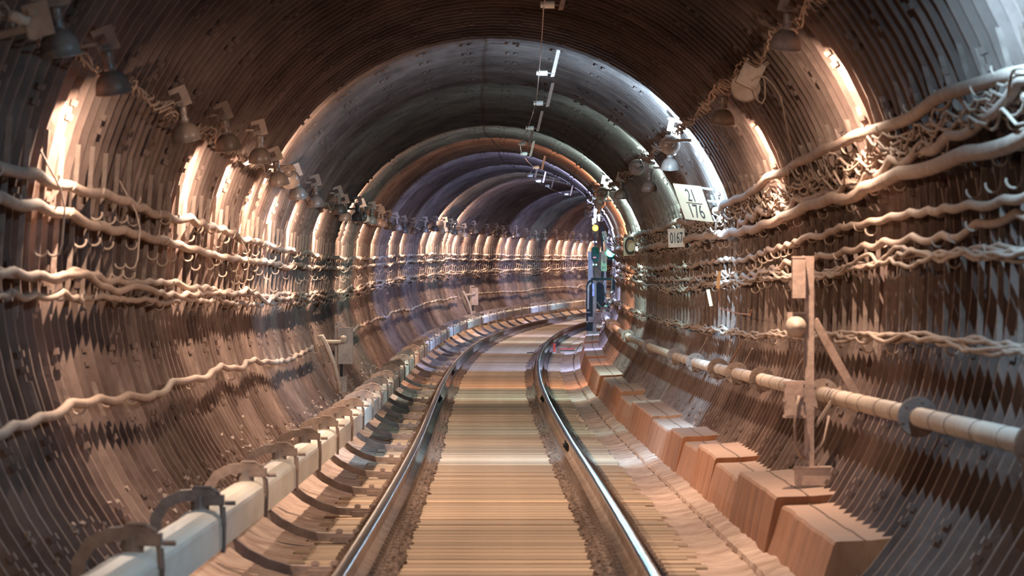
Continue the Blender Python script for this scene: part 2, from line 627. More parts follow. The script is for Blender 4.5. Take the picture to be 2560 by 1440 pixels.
def cable(name, side, vlist, r, d0, d1, seed, rad=2.36, wob=.018, sag=.02, hook=.8, mat_=None, n=8, label='', cat='cable', group=None, rw=.012, extra=None, stepn=.16):
    rnd = random.Random(seed)
    f = noise1(rnd, hook * 1.4, wob, d0, d1)
    g = noise1(rnd, hook * 1.1, rw, d0, d1)
    ph = rnd.uniform(0, 6)
    pj = noise1(rnd, hook * 2.3, .9, d0, d1)
    sj = noise1(rnd, hook * 1.9, .35, d0, d1)
    pts = []
    d = d0
    while d <= d1:
        if isinstance(vlist, (list, tuple)):
            if d <= vlist[0][0]:
                v = vlist[0][1]
            elif d >= vlist[-1][0]:
                v = vlist[-1][1]
            else:
                for (a, va), (b, vb) in zip(vlist, vlist[1:]):
                    if a <= d <= b:
                        t = (d - a) / (b - a)
                        v = va + (vb - va) * t
                        break
        else:
            v = vlist
        v += f(d) - sag * (1 + sj(d)) * abs(math.sin(math.pi * (d / hook) + ph + pj(d)))
        rr = rad + g(d)
        if extra:
            du, dv = extra(d)
        else:
            du = dv = 0
        v += dv
        u = side * (math.sqrt(max(.1, rr * rr - v * v)) - du)
        pts.append(P(d, u, v))
        d += stepn if d < 60 else stepn * 1.8
    mb = MB()
    mb.tube(pts, r, n)
    me = mb.mesh(name, mat_ or M_CABLE, smooth=True)
    return put(name, me, label=label, cat=cat, group=group)


def ties(par, side, v, rad, r, d0, d1, step, seed):
    rnd = random.Random(seed)


L, Rr = -1, 1
cable('power_cable', L, [(14, .41), (30, .44), (60, .41), (172, .42)], .030, 13, 172, 1, label='thick dusty power cable, uppermost on the left wall', wob=.014, sag=.02, hook=1.6)
cable('power_cable', L, [(14, .27), (30, .25), (35, .22), (45, .27), (172, .28)], .030, 13, 172, 2, label='thick dusty power cable second from top on the left wall', wob=.014, sag=.02, hook=1.6)
cable('power_cable', L, [(14, -.09), (30, -.07), (172, -.05)], .024, 13, 172, 3, label='dusty cable at mid height on the left wall, upper of the entwined pair', wob=.022, sag=.02, hook=1.2)
cable('power_cable', L, [(14, -.12), (22, -.10), (30, -.11), (172, -.09)], .022, 13, 172, 4, label='dusty cable at mid height on the left wall, lower of the entwined pair', wob=.03, sag=.02, hook=1.2, rad=2.33)
cable('signal_cable', L, [(14, -.21), (30, -.17), (172, -.19)], .019, 13, 172, 5, label='thin dusty cable just under the entwined pair on left wall', wob=.02, sag=.02)
cable('signal_cable', L, [(14, -.78), (20, -.80), (31, -.73), (50, -.76)], .026, 13, 50.5, 6, label='single grey cable low on the left wall, ending at near junction box', wob=.025, sag=.02, hook=1.6)
cable('signal_cable', L, [(54, -.76), (70, -.74), (111, -.76)], .026, 54.6, 111.5, 7, label='single grey cable low on left wall between the two junction boxes', wob=.025, sag=.02, hook=1.6)
cable('signal_cable', L, [(115, -.76), (170, -.75)], .026, 115, 170, 8, label='single grey cable low on left wall beyond the far junction box', wob=.025, sag=.02, hook=1.6)

R1v = [(13, .72), (17, .74), (20, .80), (24, .83), (30, .82), (42, .78), (52, .77), (170, .80)]
R2v = [(13, .44), (18, .49), (24, .53), (26, .49), (34, .50), (50, .57), (170, .55)]
cable('power_cable', Rr, R1v, .036, 12.5, 170, 20, label='thick cable with bands, topmost on the right wall', wob=.016, sag=.015, hook=2.4, rad=2.37, group=None)
cable('power_cable', Rr, R2v, .042, 12.5, 170, 21, label='thickest banded cable on the right wall, under the tangle', wob=.016, sag=.02, hook=2.4, rad=2.34)
cable('power_cable', Rr, [(13, .56), (18, .60), (34, .60), (170, .64)], .030, 12.5, 170, 22, label='looping cable lying on top of the thickest right-wall cable', wob=.035, sag=.05, hook=1.6, rad=2.36)
cable('power_cable', Rr, [(13, .26), (18, .25), (23, .30), (30, .28), (170, .28)], .024, 12.5, 170, 23, label='dusty looping cable under the thickest banded cable, right wall', wob=.026, sag=.025, hook=1.2, rad=2.36)
cable('power_cable', Rr, [(13, .12), (18, .11), (23, .13), (170, .14)], .022, 12.5, 170, 24, label='dusty cable just above the wire bundle, right wall', wob=.02, sag=.04, hook=1.6, rad=2.36)
for i in range(9):
    rnd = random.Random(200 + i)
    cable('loose_wire', Rr, [(13, .64 + .012 * i), (60, .64 + .013 * i), (170, .67 + .01 * i)], .0085, 12.5, 120, 30 + i,
          label='thin tangled wire between the two thick cables, right wall', cat='wire', group='tangled wires on the right wall',
          wob=.045, sag=.06, hook=rnd.choice((.6, .8, .9, 1.1)), rad=2.36, rw=.03, mat_=M_WIRE, n=5)
for i in range(6):
    rnd = random.Random(300 + i)
    cable('bundled_wire', Rr, [(13, .0), (18, .0), (24, .05), (30, .0), (34, .03), (43, .04), (50, -.035), (59, 0), (67, .05), (170, .03)], .0125, 12.5, 165, 50 + i,
          label='grey wire in the bundle at mid height, right wall', cat='wire', group='wire bundle at mid height on the right wall',
          wob=.020, sag=.015, hook=rnd.uniform(.7, 1.3), rad=2.35 - .008 * i, rw=.012, mat_=M_WIRE, n=6)
for i in range(5):
    rnd = random.Random(400 + i)
    cable('bundled_wire', Rr, [(13, -.44), (18, -.44), (22.6, -.41), (28.5, -.45), (50, -.46), (64, -.435), (170, -.44)], .0125, 12.5, 165, 60 + i,
          label='pale wire in the bundle above the pipe, right wall', cat='wire', group='wire bundle above the pipe on the right wall',
          wob=.020, sag=.012, hook=rnd.uniform(.7, 1.3), rad=2.37 - .008 * i, rw=.012, mat_=M_WIRE, n=6)
# festooned lighting flex on both sides
for side, ang, lab in ((-1, 155.5, 'left'), (1, 38.5, 'right')):
    for q in range(2):
        a = math.radians(180 - ang if side < 0 else ang)
        v0 = 2.36 * math.sin(a)
        cable('lighting_flex', side, v0 + .05, .0075, 12.5, 168, 80 + q + (5 if side > 0 else 0),
              label='twisted flex strung lamp to lamp along the %s side, strand %s' % (lab, ('nearer the wall', 'nearer the track')[q]), cat='cable',
              wob=.012, sag=.02, hook=1.2, rad=2.37, rw=.01, mat_=M_WIRE, n=5, stepn=.07 if q == 0 else .1,
              extra=lambda d, q=q: (.03 + .022 * math.cos(d * 13.7 + q * 3.1), .024 * math.sin(d * 15.7 + q * 3.1)))


# ------------------------------------------------------------------ cable brackets: bar with hooks
def hook_mesh(side, r=.036):
    mb = MB()
    pts = []
    for k in range(9):
        t = math.pi + math.pi * k / 8 * 1.08
        pts.append((-side * (r + r * math.cos(t)) * 1.0, 0, r * math.sin(t)))
    # starts at the bar (x=0) and comes round under the cable
    pts = [(0, 0, .02)] + pts
    mb.tube(pts, .0062, 5)
    return mb.mesh('hook', M_HOOK)


def bracket_set(name, side, v0, v1, hooks, spacing, d0, d1, label, group, seed, w=.028, standoff=0.0):
    rnd = random.Random(seed)
    hm = hook_mesh(side)
    a = Vector((side * (math.sqrt(2.445 ** 2 - v0 ** 2) - standoff), 0, v0))
    b = Vector((side * (math.sqrt(2.445 ** 2 - v1 ** 2) - standoff), 0, v1))
    mb = MB()
    mb.quad_strip([[(p.x - w / 2, -.008, p.z), (p.x + w / 2, -.008, p.z), (p.x + w / 2, .008, p.z), (p.x - w / 2, .008, p.z)] for p in (a, b)], True, True)
    bar = mb.mesh(name, M_BRKT)
    root = None
    d = d0
    while d < d1:
        M = frame(d) @ Matrix.Translation((0, 0, rnd.uniform(-.05, .05)))
        if root is None:
            root = put(name, bar, M=M, label=label, cat='bracket', group=group)
            for hv in hooks:
                t = (hv - v0) / (v1 - v0)
                x = a.x + (b.x - a.x) * t - side * .012
                part('hook', hm, root, Matrix.Translation((x, 0, hv)))
        else:
            dup(root, M, keep=rnd)
        d += spacing
    return root


bracket_set('cable_bracket', -1, .66, -.30, [.41, .27, .12, -.07, -.19], .8, 14.16, 165, 'narrow upright steel bar with hooks holding cables, left wall', 'cable brackets on the left wall', 1)
bracket_set('cable_hanger', 1, .98, .42, [.80, .68, .56, .47], .8, 13.36, 165, 'short upright steel bar with hooks for the top cables, right wall', 'upper cable brackets on the right wall', 2)
bracket_set('cable_rack', 1, .40, -.52, [.28, .12, -.01, -.46], .8, 13.76, 165, 'long upright steel bar with hooks below the thick cables, right wall', 'lower cable brackets on the right wall', 3)
bracket_set('hook_bracket', -1, -.66, -.86, [-.77], 1.6, 14.16, 165, 'short steel bar with one hook low on the left wall', 'low cable hooks on the left wall', 4)

# spare hooks and bent wires left on the right wall
for q, (d, v) in enumerate([(33.0, .22), (33.8, .22), (34.6, .21), (35.4, .20), (36.2, .16), (37.0, .15), (40, .14), (41, .12), (46, .12), (48, .14)]):
    mb = MB()
    mb.tube([(0, 0, .05)] + [(-(.042 + .042 * math.cos(math.pi + math.pi * k / 8)), 0, .042 * math.sin(math.pi + math.pi * k / 8)) for k in range(9)], .0068, 5)
    put('empty_hook', mb.mesh('empty_hook', M_HOOK), M=frame(d) @ Matrix.Translation((2.36, 0, v)), label='empty curled wire hook above the wire bundle, right wall', cat='hook', group='empty hooks on the right wall')

# ------------------------------------------------------------------ pipe on the right with flange discs
pipe_pts = []
d = 12.5
while d < 168:
    pipe_pts.append(P(d, 2.15, -.815))
    d += .7
mb = MB()
mb.tube(pipe_pts, .052, 14)
pipe = put('water_pipe', mb.mesh('water_pipe', M_PIPE, smooth=True), label='long beige-brown pipe with flange discs along the right wall', cat='pipe')
fl = MB()
fl.lathe([(.0, -.018), (.105, -.018), (.105, .0), (.0, .0)], 20)
fl.lathe([(.0, .002), (.10, .002), (.10, .018), (.0, .018)], 20)
for k in range(6):
    t = k * math.pi / 3 + .3
    fl.cyl((.083 * math.cos(t), .083 * math.sin(t), -.035), (.083 * math.cos(t), .083 * math.sin(t), .035), .009, 6)
fmesh = fl.mesh('flange', M_CARM)
for d in (16.0, 20.8, 26.9, 33.1, 36.4, 39.3, 43.5, 48.0, 55.4, 64.2, 72.2, 75, 83.4, 90, 97, 105, 113, 121, 130, 140):
    part('flange', fmesh, pipe, frame(d) @ Matrix.Translation((2.15, 0, -.815)) @ Matrix.Rotation(math.pi / 2, 4, 'X'))
mb = MB()
d = 13.0
rnd = random.Random(5)
while d < 70:
    mb.tube([P(d, 2.15, -.815), P(d + .012, 2.15, -.815)], .0545, 14)
    d += rnd.uniform(.7, 1.1)
part('weld_bands', mb.mesh('weld_bands', M_FAST), pipe, kind='stuff')


# ------------------------------------------------------------------ lamps
def lathe_mesh(name, prof, mat_, n=20, smooth=True):
    return MB().lathe(prof, n).mesh(name, mat_, smooth)


SHADE = lathe_mesh('shade', [(.026, .066), (.038, .060), (.062, .046), (.082, .020), (.094, -.015), (.098, -.050), (.102, -.054), (.100, -.058), (.094, -.052), (.090, -.018), (.078, .016), (.058, .040), (.024, .054)], M_SHADE)
NECK = lathe_mesh('neck', [(.0, .175), (.030, .175), (.034, .165), (.030, .12), (.028, .10), (.036, .085), (.030, .060), (.0, .060)], M_SHADE, 14)
BULBP = [(.0, .058), (.014, .055), (.014, .035), (.022, .018), (.027, .0), (.024, -.016), (.014, -.027), (.0, -.030)]
BULB_W = lathe_mesh('bulb', BULBP, M_BW, 12)
BULB_C = lathe_mesh('bulb', BULBP, M_BC, 12)
BULB_D = lathe_mesh('bulb', BULBP, M_GLASS, 12)
TUBEP = [(.0, .055), (.022, .052), (.022, .03), (.016, .028), (.020, -.045), (.012, -.060), (.0, -.063)]
TUBE_C = lathe_mesh('bulb', TUBEP, M_BC, 12)


def plate_mesh(side):
    mb = MB()
    # C-shaped flat plate standing across the tunnel, with an arm back to the wall
    q = Matrix.Rotation(side * .22, 3, 'Y')
    c = Vector((-side * .0, 0, .235))
    mb.box(c + q @ Vector((-side * .035, 0, 0)), (.055, .007, .135), q)
    mb.box(c + q @ Vector((side * .025, 0, .05)), (.065, .007, .034), q)
    mb.box(c + q @ Vector((side * .025, 0, -.045)), (.065, .007, .044), q)
    mb.box((side * .12, .02, .215), (.15, .03, .02))
    mb.box((0, .006, .18), (.05, .04, .03))
    return mb.mesh('mounting_plate', M_LPLATE)


PLATES = {-1: plate_mesh(-1), 1: plate_mesh(1)}
LAMPN = [0]


def lamp(d, ang, r, mode, label, group=None, col=WARM, power=P_WARM, tilt=0.0, plate=True, rad=.018):
    """mode: 'shade' lit under a shade, 'dead' unlit, 'bare' lit without a shade"""
    side = 1 if ang < 90 else -1
    a = math.radians(ang)
    M = frame(d) @ Matrix.Translation((r * math.cos(a), 0, r * math.sin(a))) @ Matrix.Rotation(tilt, 4, 'Y') @ Matrix.Rotation({'bare': 0, 'askew': 1.2 if ang > 90 else 1.5}.get(mode, .20), 4, 'X')
    t = put('wall_lamp', None, M=M, label=label, cat='lamp', group=group)
    if plate:
        part('mounting_plate', PLATES[side], t)
    part('neck', NECK, t)
    if mode != 'bare':
        part('shade', SHADE, t)
    part('bulb', BULB_D if mode == 'dead' else (BULB_W if col in (WARM, AMBER) else (TUBE_C if mode == 'bare' else BULB_C)), t)
    if mode != 'dead':
        ld = bpy.data.lights.new('lamp_light', 'POINT')
        ld.energy = power
        ld.color = col
        ld.shadow_soft_size = rad
        lo = bpy.data.objects.new('lamp_light', ld)
        COL.objects.link(lo)
        lo.parent = t
        lo.location = (0, 0, {'shade': -.040, 'askew': -.045}.get(mode, -.06))
        if mode == 'bare' and not (col in (WARM, AMBER)):
            lo.location = (0, 0, -.10)
    return t


rnd = random.Random(99)
GL = 'wall lamps along the left side'
GR = 'wall lamps along the right side'
left = [  # d, angle, mode, label
    (19.0, 154.5, 'dead', 'unlit bell lamp tinged blue, highest on the left wall'),
    (21.7, 155.3, 'shade', 'dark bell lamp on left wall with the first bright strip beneath'),
    (26.9, 156.0, 'dead', 'unlit brown bell lamp under a bent plate, third on left wall'),
    (30.5, 153.6, 'shade', 'dark brown bell lamp, fourth from the front on left wall'),
    (34.3, 152.2, 'shade', 'very dark bell lamp touching a black plate, fifth on left wall'),
    (38.1, 154.3, 'shade', 'round pinkish bell lamp hanging sixth along the left wall'),
    (42.2, 154.7, 'shade', 'pale brown bell lamp with notched plate, seventh on left wall'),
    (46.6, 154.1, 'shade', 'bell lamp with bent neck, eighth on left wall'),
    (53.6, 152.9, 'shade', 'bell lamp with a blue glint on its neck, ninth on left wall'),
]
for d, a, m, lab in left:
    lamp(d, a, 2.25, m, lab, GL, tilt=rnd.uniform(-.12, .12) - .08, power=P_WARM * 1.7)
FARL = 'small bell lamp in the distant row along the left wall'
for d in (56.5, 61.1, 67.3, 73.1, 81.0, 94.0, 105.0, 126.0, 142.0):
    lamp(d, rnd.uniform(151.5, 154.5), 2.25, 'dead', FARL, GL, tilt=rnd.uniform(-.15, .1))
for d in (63.8, 70.4, 77.0, 84.8, 89.8, 98.2, 102.4, 107.0, 111.3, 114.9, 119.8, 123.5, 128.2, 131.0, 135.4, 139.1, 146.1, 149.5, 152.1, 155.5, 157.6, 161.0, 165.5):
    lamp(d, rnd.uniform(151.5, 155), 2.25, 'shade', FARL, GL, tilt=rnd.uniform(-.15, .1), power=P_WARM * (1 if d < 130 else 1.2))
# unshaded warm lamps on the left that light the vault
lamp(39.6, 152.5, 2.25, 'askew', 'askew bell lamp on left wall lighting the vault, behind the sixth one', GL, power=120)
lamp(62.0, 152.0, 2.25, 'askew', 'askew lamp among dark plates on left wall, lighting the vault', GL, power=140)
lamp(101.0, 153, 2.25, 'askew', 'askew lamp far along the left wall', GL, power=220)
lamp(108.5, 153, 2.25, 'askew', 'second askew lamp far along the left wall', GL, power=220)

lamp(25.0, 38.2, 2.25, 'shade', 'shiny bell lamp high on right wall beside the widest bright strip', GR, tilt=.1, power=P_WARM * 2.2)
lamp(33.0, 35.6, 2.25, 'shade', 'dark bell lamp on right wall beside the second bright strip', GR, tilt=.05, power=P_WARM * 1.8)
lamp(40.7, 37.2, 2.25, 'bare', 'glaring blue-white bare lamp on right wall with star-like shine', GR, col=COOL, power=P_COOL * .4, rad=.03)
lamp(40.3, 38.6, 2.22, 'askew', 'lamp tipped sideways just above the glaring blue-white one, right wall', GR, col=COOL, power=P_COOL * 2.1)
lamp(42.9, 34.8, 2.25, 'dead', 'brown bell lamp just under the glaring blue-white lamp, right wall', GR)
lamp(48.6, 32.9, 2.22, 'dead', 'pale green-white bell lamp above the small number plate, right wall', GR)
lamp(48.85, 39.8, 2.25, 'askew', 'tipped lamp behind a white plate, right wall, over the pale bell', GR, col=TEAL, power=170)
lamp(56.4, 35.5, 2.20, 'dead', 'dark round-looking lamp in shadow on right wall, beyond the pale bell', GR)
lamp(63.2, 38.0, 2.25, 'bare', 'bright white lamp on right wall above the yellow signal light', GR, col=TEAL, power=P_COOL * .2)
lamp(62.6, 39.5, 2.22, 'askew', 'tipped white lamp on right wall above the bright white one', GR, col=TEAL, power=P_COOL * 1.3)
lamp(68.5, 36.6, 2.25, 'askew', 'tipped orange lamp on right wall just past the white one', GR, col=AMBER, power=480)
for d, c, p in ((78.5, BLUE, 2.6), (91.0, BLUE, 2.4), (100.5, COOL, 1.5), (108.0, BLUE, 2.0), (128.5, BLUE, 2.6), (136.5, COOL, 1.6), (144.0, AMBER, .8), (152, BLUE, 2.2)):
    lamp(d, 37.5, 2.25, 'askew', 'tiny tipped lamp far along the right wall', GR, col=c, power=P_COOL * p * 1.3)
for d, c, p in ((74.2, COOL, .12), (79.4, COOL, .12), (86.0, BLUE, .2)):
    lamp(d, 31, 2.22, 'bare', 'tiny bright bare lamp above the yellow signal, right wall', GR, col=c, power=P_COOL * p)
# lamps just outside the frame, nearer than the view
lamp(17.2, 38.5, 2.25, 'shade', 'bell lamp with blue-white light on right wall, nearest of all', GR, col=COOL, power=P_COOL * .7)
lamp(11.5, 153, 2.25, 'shade', 'bell lamp on left wall nearer than the first visible one', GL)
lamp(8.0, 38, 2.25, 'shade', 'bell lamp on right wall close behind the viewer', GR)
lamp(12.5, 37, 2.25, 'shade', 'bell lamp with blue-white light on right wall behind the viewer', GR, col=COOL, power=P_COOL * .22)

# ------------------------------------------------------------------ ceiling wire on porcelain insulators
ins = [(25.0, .44, 2.18), (32.2, .419, 2.159), (41.1, .496, 2.143), (47.3, .543, 2.132), (54.9, .533, 2.134), (61.9, .485, 2.146), (67.0, .549, 2.13),
       (74.2, .78, 2.057), (86.5, .588, 2.12), (92.7, .66, 2.10), (99.5, .70, 2.09), (112, .75, 2.06)]
mb = MB()
mb.cyl((-.045, 0, 0), (.035, 0, 0), .030, 12)
mb.cyl((-.075, 0, 0), (-.055, 0, 0), .026, 12)
mb.cyl((-.06, 0, 0), (-.04, 0, 0), .016, 10)
INS = mb.mesh('insulator', M_PORC, smooth=False)
mb = MB()
mb.cyl((.03, 0, 0), (.10, 0, -.012), .006, 6)
PIN = mb.mesh('pin', M_BRKT)
mb = MB()
rings = [[(.085 - .019, -.004, -.045), (.085 + .019, -.004, -.040), (.085 + .019, .004, -.040), (.085 - .019, .004, -.045)],
         [(.135 - .019, -.004, .17), (.135 + .019, -.004, .17), (.135 + .019, .004, .17), (.135 - .019, .004, .17)],
         [(.15 - .019, -.004, .235), (.15 + .019, -.004, .235), (.15 + .019, .004, .235), (.15 - .019, .004, .235)]]
mb.quad_strip(rings, True, True)
STRAP = mb.mesh('strap', M_BOX)
root = None
for i, (d, u, v) in enumerate(ins):
    M = frame(d) @ Matrix.Translation((u, 0, v))
    if root is None:
        root = put('ceiling_insulator', None, M=M, label='white porcelain insulator on a flat strap under the vault', cat='insulator', group='insulators along the ceiling wire')
        part('insulator', INS, root)
        part('pin', PIN, root)
        part('strap', STRAP, root)
    else:
        k = i - 1
        dup(root, M, label='white porcelain insulator under the vault, %s in view' % ORD[k] if 0 <= k < 5 else None)
pts = []
for (d0, u0, v0), (d1, u1, v1) in zip(ins, ins[1:]):
    for k in range(6):
        t = k / 6
        pts.append(P(d0 + (d1 - d0) * t, u0 - .05 + (u1 - u0) * t, v0 + (v1 - v0) * t - .02 * math.sin(math.pi * t)))
mb = MB()
mb.tube(pts, .0045, 5)
put('ceiling_wire', mb.mesh('ceiling_wire', M_HOOK), label='thin bare wire strung through the insulators under the vault', cat='wire')


# ------------------------------------------------------------------ signs
def text(name, body, size, parent, M, mat_=M_INK, sx=.62, bold=.0):
    cu = bpy.data.curves.new(name, 'FONT')
    cu.body = body
    cu.size = size
    cu.align_x = 'CENTER'
    cu.align_y = 'CENTER'
    cu.extrude = .0012
    cu.offset = bold
    cu.materials.append(mat_)
    t = bpy.data.objects.new(name, cu)
    COL.objects.link(t)
    bpy.context.view_layer.update()
    me = bpy.data.meshes.new_from_object(t)
    bpy.data.objects.remove(t)
    o = bpy.data.objects.new(name, me)
    COL.objects.link(o)
    o.parent = parent
    o.matrix_local = M @ Matrix.Rotation(math.pi / 2, 4, 'X') @ Matrix.Diagonal((sx, 1, 1, 1))
    return o


def orient(d, u, v, ex, ez):
    """frame with x axis ex and z axis near ez"""
    ex = Vector(ex).normalized()
    ez = Vector(ez)
    ey = ez.cross(ex).normalized()
    ez = ex.cross(ey).normalized()
    R = Matrix((ex, ey, ez)).transposed().to_4x4()
    return Matrix.Translation(P(d, u, v)) @ R


# 21/176 board turned towards the track
M = orient(41.7, 2.03, .847, (67, -66, -9), (-33, -45, 87))
s = 41.7 / 10200
sg = put('distance_board', MB().box((0, 0, 0), (94 * s, .008, 104 * s)).mesh('distance_board', M_SIGN), M=M,
         label='large tilted cream board marked 21 over 176 on right wall', cat='sign')
text('lettering', '21', .21, sg, Matrix.Translation((.01, -.006, .085)))
text('lettering', '176', .235, sg, Matrix.Translation((.01, -.006, -.105)))
part('dividing_line', MB().box((.02, -.006, .0), (.22, .004, .007)).mesh('dividing_line', M_INK), sg)
part('fixing_arm', MB().box((.14, .06, .0), (.30, .012, .02)).box((.14, .06, .15), (.30, .012, .02)).mesh('fixing_arm', M_BRKT), sg)
# 0167 plate
s = 47.5 / 10200
M = frame(47.5) @ Matrix.Translation((2.134, 0, .572)) @ Matrix.Rotation(-.05, 4, 'Y')
sg = put('number_plate', MB().box((0, 0, 0), (41 * s, .006, 46 * s)).mesh('number_plate', M_SIGN2), M=M, label='small square cream plate marked 0167 hanging on right-wall cables', cat='sign')
text('lettering', '0167', .175, sg, Matrix.Translation((0, -.0045, -.005)), sx=.43, bold=.002)
mb = MB()
for x in (-.08, .08):
    for z in (-.09, .09):
        mb.cyl((x, -.002, z), (x, -.007, z), .006, 6)
part('screws', mb.mesh('screws', M_RUSTW), sg)
part('border', MB().box((0, .002, 0), (41 * s + .008, .004, 46 * s + .008)).mesh('border', M_RUSTW), sg)
# C plate
s = 62.7 / 10200
M = frame(62.7) @ Matrix.Translation((2.121, 0, .584))
sg = put('letter_plate', MB().box((0, 0, 0), (28.5 * s, .006, 46 * s)).mesh('letter_plate', M_SIGN2), M=M, label='upright cream plate marked with a large black C, right wall', cat='sign')
text('lettering', 'C', .375, sg, Matrix.Translation((0, -.0045, 0)), sx=.60, bold=.004)
part('border', MB().box((0, .003, 0), (28.5 * s + .012, .004, 46 * s + .012)).mesh('border', M_SIG), sg)

# two raw wooden tags
for d, u, v, rz, lab in ((39.6, 2.17, .045, .10, 'small raw wooden slat upright in the right wire bundle'), (41.2, 2.17, -.125, -.20, 'small raw wooden slat leaning below the right wire bundle')):
    put('wooden_tag', MB().box((0, 0, 0), (.034, .008, .17)).mesh('wooden_tag', M_WOOD), M=frame(d) @ Matrix.Translation((u, 0, v)) @ Matrix.Rotation(rz, 4, 'Y'), label=lab, cat='tag')
mb = MB()
mb.tube([P(39.8, 2.19, -.04), P(39.8, 2.19, -.23), P(37.0, 2.20, -.28), P(35.4, 2.21, -.29), P(35.3, 2.21, -.25)], .006, 5)
put('bent_wire', mb.mesh('bent_wire', M_RUSTW), label='bent rusty wire hanging under the wooden slats on the right wall', cat='wire')

# ------------------------------------------------------------------ right-hand post with box, bell and junction box
s = 25.6 / 10200
M = frame(25.6) @ Matrix.Translation((1.937, 0, -1.24))
post = put('signal_post', None, M=M, label='tall dusty steel post with boxes standing on the right ledge', cat='post')


def X(px):
    return (px - 2015) * s


def Zp(py):
    return -(py - 1165) * s


mb = MB()
mb.box((X(2023), 0, (Zp(640) + Zp(1168)) / 2), (.060, .008, Zp(640) - Zp(1168)))
mb.box((X(2033), .025, (Zp(640) + Zp(1168)) / 2), (.008, .05, Zp(640) - Zp(1168)))
part('upright', mb.mesh('upright', M_BOX), post)
mb = MB()
mb.box((X(1995), -.045, Zp(694)), (.082, .09, 102 * s))
mb.box((X(1995), -.045, Zp(643)), (.088, .096, .012))
mb.box((X(2012), -.03, Zp(694)), (.01, .05, .20))
part('upper_box', mb.mesh('upper_box', M_BOX), post)
Mb = Matrix.Translation((X(1989), -.03, Zp(816))) @ Matrix.Rotation(math.pi / 2, 4, 'X')
part('bell', MB().lathe([(.0, .062), (.022, .060), (.024, .055), (.05, .045), (.064, .02), (.067, .0), (.062, -.02), (.0, -.02)], 24).mesh('bell', M_PIPE, True), post, Mb)
part('bell_back', MB().box((X(1992), .0, Zp(812)), (.12, .012, .16)).box((X(2005), .0, Zp(790)), (.10, .012, .03)).mesh('bell_back', M_BOX), post)


def bar(a, b, w, t, mat_, name):
    a, b = Vector(a), Vector(b)
    dv = b - a
    q = dv.to_track_quat('Z', 'Y').to_matrix()
    return MB().box((a + b) / 2, (w, t, dv.length), q).mesh(name, mat_)


part('brace', bar((X(2036), .02, Zp(800)), (X(2145), .10, Zp(992)), .020, .052, M_BOX, 'brace'), post)
part('lead', bar((X(2040), .06, Zp(1068)), (X(2110), .10, Zp(960)), .018, .018, M_WIRE, 'lead'), post)
mb = MB()
mb.box((X(1984), -.05, Zp(998)), (.125, .10, 92 * s))
for x in (1958, 2008):
    for y in (956, 1000, 1040):
        mb.cyl((X(x), -.105, Zp(y)), (X(x), -.085, Zp(y)), .011, 8)
mb.box((X(1984), -.104, Zp(998)), (.105, .012, 78 * s))
mb.cyl((X(1995), -.12, Zp(985)), (X(1995), -.10, Zp(985)), .026, 12)
part('junction_box', mb.mesh('junction_box', M_BOX), post)
mb = MB()
mb.tube([(X(1995), -.12, Zp(988)), (X(1988), -.13, Zp(1015)), (X(1983), -.12, Zp(1060)), (X(1986), -.10, Zp(1110)), (X(1998), -.05, Zp(1138)), (X(2010), -.02, Zp(1145))], .011, 7)
mb.tube([(X(2010), -.012, Zp(820)), (X(2009), -.014, Zp(940))], .006, 6)
mb.tube([(X(2040), .03, Zp(1140)), (X(2062), .05, Zp(1100)), (X(2075), .07, Zp(1040))], .008, 6)
part('hose', mb.mesh('hose', M_WIRE, True), post)
mb = MB()
mb.box((X(2033), .02, Zp(1190)), (90 * s, .10, 46 * s))
mb.box((X(2033), .02, Zp(1168)), (92 * s, .12, .010))
for x in (2000, 2012, 2046):
    mb.cyl((X(x), -.01, Zp(1170)), (X(x), -.01, Zp(1158)), .008, 6)
part('base_block', mb.mesh('base_block', M_BOX), post)

# box with round disc high on the right wall
M = frame(29.0) @ Matrix.Translation((1.80, 0, 1.40))
jb = put('relay_housing', None, M=M, label='dusty grey box with round disc and looping leads high on right wall', cat='box')
mb = MB()
R2 = Matrix.Rotation(.45, 3, 'Y')
mb.box((0, 0, .02), (.15, .10, .19), R2)
mb.box((0, -.055, .02), (.12, .012, .15), R2)
part('case', mb.mesh('case', M_LPLATE), jb)
part('disc', MB().lathe([(.0, .015), (.105, .012), (.108, -.012), (.0, -.015)], 28).mesh('disc', M_BRKT), jb, Matrix.Translation((-.03, .06, -.07)) @ Matrix.Rotation(1.2, 4, 'X'))
mb = MB()
mb.tube([(.0, -.07, -.03), (.05, -.07, .0), (.10, -.05, .0), (.16, .0, -.05), (.22, .05, -.14), (.27, .3, -.28), (.33, .7, -.42), (.38, 1.0, -.55)], .008, 6)
mb.tube([(.03, -.05, -.10), (.05, -.05, -.17), (.08, -.05, -.19), (.10, -.05, -.15), (.10, -.05, -.05), (.09, -.04, -.01)], .006, 6)
mb.cyl((.015, -.04, -.06), (.045, -.045, -.16), .014, 8)
part('leads', mb.mesh('leads', M_WIRE, True), jb)
mb = MB()
mb.box((.12, .02, .10), (.20, .03, .03), Matrix.Rotation(-.6, 3, 'Y'))
part('arm', mb.mesh('arm', M_BRKT), jb)

